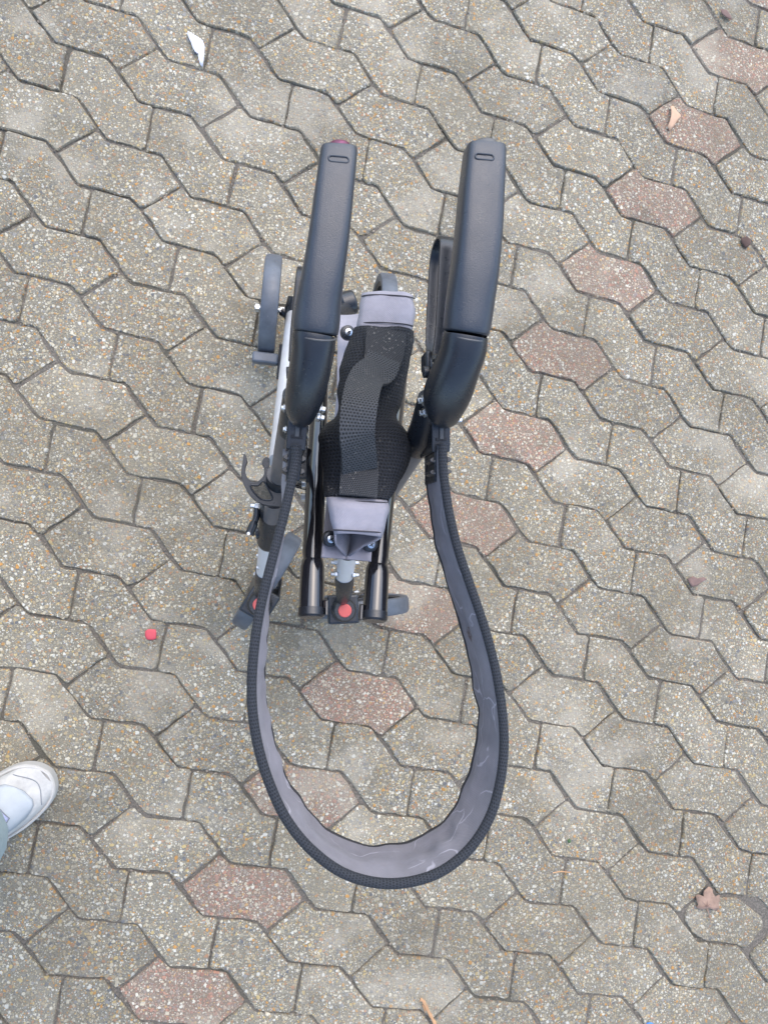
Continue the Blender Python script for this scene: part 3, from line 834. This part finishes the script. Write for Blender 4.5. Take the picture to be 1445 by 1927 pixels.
# rear wheels with brake blocks
rf = at(514, 485, .12) - at(498, 668, .12); rf.z = 0; rf.normalize()
WRL, WRR = at(508, 582, .098), at(716, 614, .098)
wheel('rear_wheel', WRL, rf); wheel('rear_wheel', WRR, rf)
rax = Vector((rf.y, -rf.x, 0))
for Wc, leg, sg, lp in ((WRL, RLL, 1, at(553, 590, .13)), (WRR, RLR, -1, at(690, 618, .13))):
    kn = tube('axle_knuckle', [lp + Vector((0, .028, .012)), lp + Vector((0, .008, .004)), lp + Vector((0, -.022, .0))], [.011, .0165, .0165], 'plastic', leg, seg=20)
    cyl('axle_arm', Wc + rax * sg * .022, Vector((lp.x, lp.y, .100)), .0085, 'plastic', leg)
    bp = Wc - rf * .098 + Vector((0, 0, .035))
    bl = box('brake_block', bp - rf * .006, rax * .0235, rf * .010, Vector((0, 0, .010)), 'tyre', ROOT, bevel=.004)
    box('brake_arm', bp - rf * .008 + rax * sg * .026 + Vector((0, 0, -.004)), rax * .003, rf * .030, Vector((0, 0, .012)), 'dark', bl, bevel=.001)
    tube('brake_rod', [bp + rax * sg * .026, bp + rax * sg * .028 - rf * .045 + Vector((0, 0, .07))], .0022, 'dark', bl, seg=8)
# rear cross knuckle half hidden behind the seat
tube('cross_brace', [at(560, 640, .24), at(650, 600, .27), at(690, 640, .24)], .0125, 'plastic', ROOT, seg=20)
tube('brace_pad', [at(640, 575, .36), at(668, 567, .36)], .0185, 'plastic', ROOT, seg=24, bevel=.004)
# folding cross bars between the two sides, under the seat
tube('folding_bar', [at(536, 900, .47), at(640, 930, .36), at(680, 800, .30)], .009, 'gloss', ROOT, seg=16)
tube('folding_bar', [at(700, 960, .46), at(610, 900, .36), at(560, 780, .28)], .009, 'gloss', ROOT, seg=16)

# cane holder hook on the left leg joint
def hook_outline(z):
    px = [(459, 856), (463, 858), (466, 868), (463, 878), (462, 888), (466, 899), (474, 907), (482, 908), (491, 902), (497, 893), (497, 880), (493, 871), (497, 863), (503, 861), (508, 866), (507, 885), (511, 903), (520, 918), (530, 928), (530, 951), (518, 953), (500, 951), (483, 944), (469, 930), (459, 912), (454, 892), (457, 872)]
    return [at(u, v, z) for u, v in px]
pts = spline(hook_outline(.50), 3, closed=True)
CH = prism('cane_holder', pts, .488, .505, 'plastic', ROOT, bevel=.0012)
win = spline([at(u, v, .506) for u, v in ((471, 914), (486, 913), (496, 905), (505, 920), (513, 938), (500, 941), (486, 935))], 3, closed=True)
ringtube('window_rim', win, .0011, 'plastic', CH, seg=8)
prism('grit_pocket', win, .5053, .5058, M['bed'], CH, bevel=0)
tube('inner_tube', [at(516, 944, .478), at(512, 975, .446)], .0120, 'greytube', FLL, seg=20)
# quick lever clamp beside it
LV = tube('clamp_lever', spline([at(484, 958, .44), at(482, 975, .44), at(475, 992, .44), at(469, 1006, .44)], 5), [.0045] * 8 + [.0060] * 6 + [.0066, .0060], 'plastic', ROOT, seg=14, sy=1.5)
bolt(at(488, 953, .44), (-1, .1, 0), .0042, .012, LV); cyl('rivet', at(468, 1004, .448), at(468, 1004, .4515), .0022, 'zinc', LV)
cyl('knob', at(489, 1003, .40), at(481, 1004, .40), .0085, 'plastic', LV, bevel=.0015)
box('clamp_block', at(561, 872, .56), (.011, 0, 0), (0, .020, 0), (0, 0, .012), 'plastic', ROOT, bevel=.002)
bolt(at(566, 936, .46), (1, 0, 0), .0042, .014, FLL); bolt(at(568, 912, .50), (1, 0, .1), .0036, .010, FLL)
bolt(at(655, 880, .52), (1, 0, 0), .004, .01, FLR)

# ------------------------------------------------------------------ person at the edge: shoe, trousers, body
toe = at(96, 1452, .02); toe.z = 0
fd = (at(100, 1445, 0) - at(0, 1532, 0)); fd.z = 0; fd.normalize()
PER = empty('person', toe - fd * .2 + Vector((-.08, .09, 0)))
tag(PER, 'person in sage trousers and a scuffed white sneaker standing at the edge of the paving', 'person')
HW = [(0, .004), (.004, .018), (.012, .031), (.025, .042), (.045, .050), (.075, .0545), (.105, .054), (.14, .048), (.18, .040), (.22, .036), (.255, .035), (.275, .029), (.286, .018), (.29, .004)]
HT = [(0, .040), (.03, .052), (.06, .062), (.09, .078), (.12, .092), (.15, .098), (.19, .10), (.24, .10), (.29, .095)]
def lin(tab, t):
    for (a, x), (b, y) in zip(tab, tab[1:]):
        if t <= b: return x + (y - x) * (t - a) / (b - a)
    return tab[-1][1]
def shoe(toe, fd, lean):
    sd_ = Vector((fd.y, -fd.x, 0))
    ts = [x for x, _ in HW]
    bend = lambda t: lean * .012 * math.sin(min(1, t / .2) * math.pi * .5)
    cp = lambda t: toe - fd * t + sd_ * bend(t)
    outl = [cp(t) + sd_ * w_ for t, w_ in HW] + [cp(t) - sd_ * w_ for t, w_ in HW[::-1]]
    outl = spline(outl, 3, closed=True)
    sh = prism('shoe', outl, .0016, .030, 'sole', PER, bevel=.004)
    rim = offset_poly(outl, .0035) if True else outl
    ringtube('welt', [Vector((p.x, p.y, .0295)) for p in rim], .0026, 'sole', sh, seg=8)
    # upper
    tt = [.0065, .010, .016, .025, .04, .06, .08, .1, .12, .14, .16, .19, .22, .25, .27, .281]
    def surf(t, s):
        w_ = lin(HW, t) * .90; h_ = lin(HT, t) - .028
        k = min(1, t / .05) ** .45
        return cp(t) + sd_ * (w_ * s) + Vector((0, 0, .028 + h_ * k * max(0, 1 - abs(s) ** 2.5) ** .62))
    rings = [[surf(t, -1 + 2 * k / 24) for k in range(25)] for t in tt]
    up_ = loft('upper', rings, 'suede', sh, closed=False, cap=False, angle=180)
    def patch(name, poly, mat, lift=.0012):
        # an overlay panel following the upper, given by (t, s_left, s_right) rows
        rg = [[surf(t, a + (b - a) * k / 10) + Vector((0, 0, lift)) for k in range(11)] for t, a, b in poly]
        o = loft(name, rg, mat, sh, closed=False, cap=False, angle=180)
        o.modifiers.new('thick', 'SOLIDIFY').thickness = .0012
        edge = [r[0] for r in rg] + rg[-1][1:-1] + [r[-1] for r in rg[::-1]] + rg[0][1:-1][::-1]
        ringtube('seam', edge, .0009, 'seam', sh, seg=6)
    patch('vamp_panel', [(.040, -.05, .42), (.046, -.42, .62), (.056, -.70, .72), (.068, -.80, .78), (.088, -.84, .80), (.12, -.80, .76)], 'leather')
    patch('tongue', [(.078, -.42, .38), (.084, -.48, .44), (.11, -.5, .5), (.16, -.45, .45)], 'lilac', .0032)
    patch('side_patch', [(.098, .60, .78), (.108, .60, .80), (.118, .62, .78)], 'cyan', .002)
    tube('seam', [surf(.020 + .020 * (k / 10 - 1) ** 2, (k / 10 - 1) * .86) + Vector((0, 0, .0006)) for k in range(21)], .0009, 'seam', sh, seg=6)
    for q in range(2):
        t = .090 + q * .022
        tube('lace', [surf(t, -.6 + 1.2 * k / 10) + Vector((0, 0, .0045)) for k in range(11)], .003, 'leather', sh, seg=8, sy=.6)
    return sh
ls = Vector((-fd.y, fd.x, 0))                     # person's left
shoe(toe, fd, -1)
toe2 = toe + ls * .25 - fd * .06
shoe(toe2, fd, 1)
hip = (toe + toe2) / 2 - fd * .19; hip.z = .92
def leg(t0, sgn):
    q = lambda t, z: Vector((t0.x - fd.x * (t + .006), t0.y - fd.y * (t + .006), z)) + ls * .016 * -sgn
    kn = q(.075, .50)
    return [(q(.136, .088), .080), (q(.120, .15), .080), (q(.095, .26), .078), (q(.080, .38), .078), (kn, .080), (kn.lerp(hip + ls * sgn * .09, .5), .092), (hip + ls * sgn * .085, .100)]
def skinned(name, verts, edges, radii, mat, parent, subd=2, rootv=0):
    c = Vector(verts[rootv]); me = bpy.data.meshes.new(name); me.from_pydata([Vector(v) - c for v in verts], edges, [])
    me.materials.append(M[mat])
    o = bpy.data.objects.new(name, me); link(o, parent); o.location = c - WPOS[parent.name]; WPOS[o.name] = c
    sk = o.modifiers.new('skin', 'SKIN'); sk.use_smooth_shade = True
    for i, d in enumerate(me.skin_vertices[0].data):
        r_ = radii[i]; d.radius = r_ if isinstance(r_, tuple) else (r_, r_); d.use_root = (i == rootv)
    s = o.modifiers.new('subd', 'SUBSURF'); s.levels = subd; s.render_levels = subd
    return o
# trousers: hips and two legs in one surface
Vt, Et, Rt = [hip + Vector((0, 0, .10)), hip + Vector((0, 0, .02))], [(0, 1)], [(.15, .11), (.16, .12)]
for t0, sg in ((toe, -1), (toe2, 1)):
    pr = 1
    for p, r_ in leg(t0, sg)[::-1]:
        Vt.append(p); Rt.append(r_); Et.append((pr, len(Vt) - 1)); pr = len(Vt) - 1
skinned('trousers', Vt, Et, Rt, 'trouser', PER, 2, 1)
# upper body: shirt, then neck, head, forearms and hands as one skin surface
sh_ = hip + Vector((0, 0, .47)) + fd * .15
skinned('shirt', [hip + Vector((0, 0, .08)), hip + Vector((0, 0, .28)) + fd * .05, sh_, sh_ + ls * .17, sh_ - ls * .17, sh_ + ls * .20 + Vector((0, 0, -.13)) + fd * .17, sh_ - ls * .20 + Vector((0, 0, -.13)) + fd * .17, sh_ + Vector((0, 0, .06)) + fd * .02],
        [(0, 1), (1, 2), (2, 3), (2, 4), (3, 5), (4, 6), (2, 7)], [(.165, .12), (.16, .115), (.15, .11), .075, .075, .055, .055, .065], 'shirt', PER, 2, 1)
Vb = [sh_ + Vector((0, 0, .03)) + fd * .01, sh_ + Vector((0, 0, .10)) + fd * .035, sh_ + Vector((0, 0, .16)) + fd * .07, sh_ + Vector((0, 0, .25)) + fd * .09, sh_ + Vector((0, 0, .32)) + fd * .09]
Eb = [(0, 1), (1, 2), (2, 3), (3, 4)]; Rb = [.06, .055, .07, .085, .055]
skinned('head', Vb, Eb, Rb, 'skin', PER, 2, 1)
skinned('hair', [sh_ + Vector((0, 0, .23)) + fd * .05, sh_ + Vector((0, 0, .30)) + fd * .075, sh_ + Vector((0, 0, .345)) + fd * .09], [(0, 1), (1, 2)], [.075, .088, .05], 'hair', PER, 2, 0)
for sg in (1, -1):
    el = sh_ + ls * sg * .20 + Vector((0, 0, -.125)) + fd * .165
    wr = el + fd * .19 + Vector((0, 0, .13)) - ls * sg * .10
    hd = (wr - el).normalized(); ac = ls.cross(hd).normalized()        # along the hand / across the knuckles
    V = [el, wr, wr + hd * .05]; E_ = [(0, 1), (1, 2)]; Rr_ = [.045, .028, (.030, .024)]
    for k in range(4):
        b = wr + hd * .085 + ac * (-.030 + .020 * k); ln = (.052, .068, .072, .062)[k]
        i0 = len(V); V += [b, b + hd * ln * .5 - ls * sg * .008, b + hd * ln * .8 - ls * sg * .030]; E_ += [(2, i0), (i0, i0 + 1), (i0 + 1, i0 + 2)]; Rr_ += [.0095, .009, .0075]
    i0 = len(V); V += [wr + hd * .035 + ac * .048, wr + hd * .070 + ac * .060 - ls * sg * .012]; E_ += [(1, i0), (i0, i0 + 1)]; Rr_ += [.011, .009]
    skinned('forearm', V, E_, Rr_, 'skin', PER, 2, 1)

# ------------------------------------------------------------------ small litter on the stones
def scrap(name, px, mat, label, cat, z=.003, thick=.0009, bulge=.002, tip=0.0, group=None):
    P = [at(u, v, z) for u, v in px]; c = sum(P, Vector()) / len(P); n_ = len(P)
    V = []; F = []
    sp = max((p - c).length for p in P)
    def zz(p): return z + bulge * (1 - ((p - c).length / sp) ** 2) + tip * (p - c).x / sp + .0006 * noise.noise(p * 120)
    layers = [1, .66, .33]
    for s in layers:
        for p in P: q = c + (p - c) * s; q.z = zz(q); V.append(q)
    V.append(Vector((c.x, c.y, z + bulge)))
    for a in range(2):
        for i in range(n_):
            k = (i + 1) % n_; F.append((a * n_ + i, a * n_ + k, (a + 1) * n_ + k, (a + 1) * n_ + i))
    for i in range(n_): F.append((2 * n_ + i, 2 * n_ + (i + 1) % n_, 3 * n_))
    o = obj(name, V, F, mat, None, angle=60)
    s = o.modifiers.new('thick', 'SOLIDIFY'); s.thickness = thick; s.offset = 0
    tag(o, label, cat, group); return o
def zoomed(o, s, pts): return [(o[0] + x * s, o[1] + y * s) for x, y in pts]
scrap('petal', zoomed((300, 30), .0969, [(560, 290), (660, 370), (780, 450), (850, 510), (885, 620), (880, 770), (860, 900), (845, 1000), (795, 950), (770, 860), (765, 790), (700, 720), (650, 640), (620, 540), (580, 450), (550, 370)]), 'petal', 'thin white petal lying beside a joint of the paving', 'petal', bulge=.005)
scrap('paper_square', zoomed((0, 1150), .2768, [(990, 135), (1010, 122), (1060, 124), (1066, 150), (1062, 188), (1040, 196), (1000, 194), (988, 170)]), 'confetti', 'small bright red square scrap lying flat on a grey stone', 'scrap', bulge=.0005)
mp = zoomed((1180, 1600), .1834, [(830, 370), (852, 380), (868, 402), (866, 430), (882, 458), (905, 470), (925, 456), (946, 460), (940, 490), (952, 515), (930, 535), (938, 560), (944, 590), (925, 604), (890, 620), (862, 600), (845, 592), (815, 588), (790, 598), (755, 606), (722, 594), (698, 585), (722, 562), (716, 545), (706, 522), (704, 498), (698, 462), (722, 452), (748, 458), (776, 470), (772, 436), (784, 408), (806, 388)])
LEAF = scrap('maple_leaf', mp, 'leaf', 'dry brown maple leaf with a stem lying by the chipped stone', 'leaf', z=.004, bulge=.003)
tube('stem', [at(*p, .005) for p in zoomed((1180, 1600), .1834, [(815, 590), (835, 650), (848, 700), (856, 745)])], [.0012, .0010, .0009, .0007], 'leaf', LEAF, seg=6)
for e in ((830, 385), (935, 475), (925, 600), (712, 585), (712, 470)):
    a, b = zoomed((1180, 1600), .1834, [(815, 580), e]); tube('vein', [at(*a, .0078), at(*b, .0052)], [.0006, .0003], 'redleaf', LEAF, seg=5)
scrap('dry_leaf', zoomed((1200, 160), .083, [(720, 490), (790, 490), (820, 560), (850, 620), (930, 690), (945, 740), (880, 800), (800, 930), (715, 1050), (690, 1010), (650, 950), (690, 850), (715, 720), (725, 600)]), 'tanleaf', 'pale tan curled leaf lying on a red stone', 'leaf', z=.004, bulge=.006)
scrap('dry_leaf', zoomed((725, 960), .4983, [(1140, 258), (1160, 250), (1175, 258), (1200, 252), (1212, 262), (1190, 272), (1175, 285), (1155, 290), (1145, 275)]), 'redleaf', 'torn reddish brown leaf fragment on a pale stone', 'leaf')
scrap('dry_leaf', zoomed((725, 0), .4983, [(1340, 900), (1362, 893), (1380, 905), (1375, 925), (1358, 938), (1342, 920)]), 'crumb', 'crumpled dark brown leaf bit beside a stone corner', 'leaf', bulge=.004)
scrap('dry_leaf', zoomed((725, 0), .4983, [(1262, 35), (1285, 40), (1300, 60), (1308, 75), (1285, 70), (1268, 55)]), 'redleaf', 'narrow dark leaf shred on a grey stone above the red stones', 'leaf', bulge=.003)
tw = spline([at(*p, z_) for p, z_ in zip(zoomed((740, 1820), .1107, [(455, 545), (510, 580), (560, 690), (620, 800), (690, 930), (740, 1010)]), (.006, .007, .006, .006, .007, .006))], 5)
TW = tag(tube('twig', tw, [.0032 + .0006 * math.sin(i * 1.3) for i in range(len(tw))], 'twig', None, seg=8, sy=.6), 'peeling light brown twig lying across a joint', 'twig')
tube('side_shoot', [at(*p, .006) for p in zoomed((740, 1820), .1107, [(500, 640), (530, 730), (540, 780)])], [.0018, .0014, .0006], 'twig', TW, seg=6)
tag(tube('pine_needle', spline([at(*p, .0055) for p in zoomed((725, 1447), .4983, [(632, 393), (660, 388), (700, 391)])], 4), .0011, 'twig', None, seg=6), 'thin brown pine needle lying across a narrow joint', 'needle')
scrap('moss_tuft', zoomed((725, 1447), .4983, [(688, 266), (697, 264), (699, 274), (693, 280), (687, 276)]), 'moss', 'tiny green moss tuft on a grey stone', 'moss', bulge=.003)
scrap('plastic_scrap', zoomed((725, 1447), .4983, [(985, 958), (1000, 955), (1012, 962), (1000, 972), (988, 970)]), 'blue', 'tiny blue plastic scrap on a grey stone', 'scrap')

gr = random.Random(3); gV, gF = [], []
def grain(p, r):
    b0 = len(gV); q = [Vector((gr.uniform(.7, 1.2), 0, 0)), Vector((-gr.uniform(.7, 1.2), 0, 0)), Vector((0, gr.uniform(.7, 1.2), 0)), Vector((0, -gr.uniform(.7, 1.2), 0)), Vector((0, 0, gr.uniform(.5, .9))), Vector((0, 0, -.6))]
    rz = Matrix.Rotation(gr.uniform(0, 6.3), 3, 'Z')
    gV.extend([p + rz @ v * r for v in q])
    for a, b, c in ((0, 2, 4), (2, 1, 4), (1, 3, 4), (3, 0, 4), (2, 0, 5), (1, 2, 5), (3, 1, 5), (0, 3, 5)): gF.append((b0 + a, b0 + b, b0 + c))
for i in range(-8, 9):
    for j in range(-10, 8):
        for sh in (DSH, VSH):
            for k in range(8):
                if gr.random() < .55: continue
                a, b = Vector((*sh[k], 0)), Vector((*sh[(k + 1) % 8], 0))
                for q in range(gr.randint(1, 4)):
                    m = a.lerp(b, gr.random()); p = lat(i + m.x, j + m.y) + Vector((gr.gauss(0, .003), gr.gauss(0, .003), 0))
                    if abs(p.x - .33) > 1.0 or abs(p.y - .1) > 1.3: continue
                    grain(Vector((p.x, p.y, -.0012)), gr.choice((.0010, .0014, .0020, .0030)))
gt = obj('grit', gV, gF, 'grit', None, smooth=False); gt['kind'] = 'stuff'
tag(gt, 'loose sand grains and crumbs of grit along the joints of the paving', 'grit')
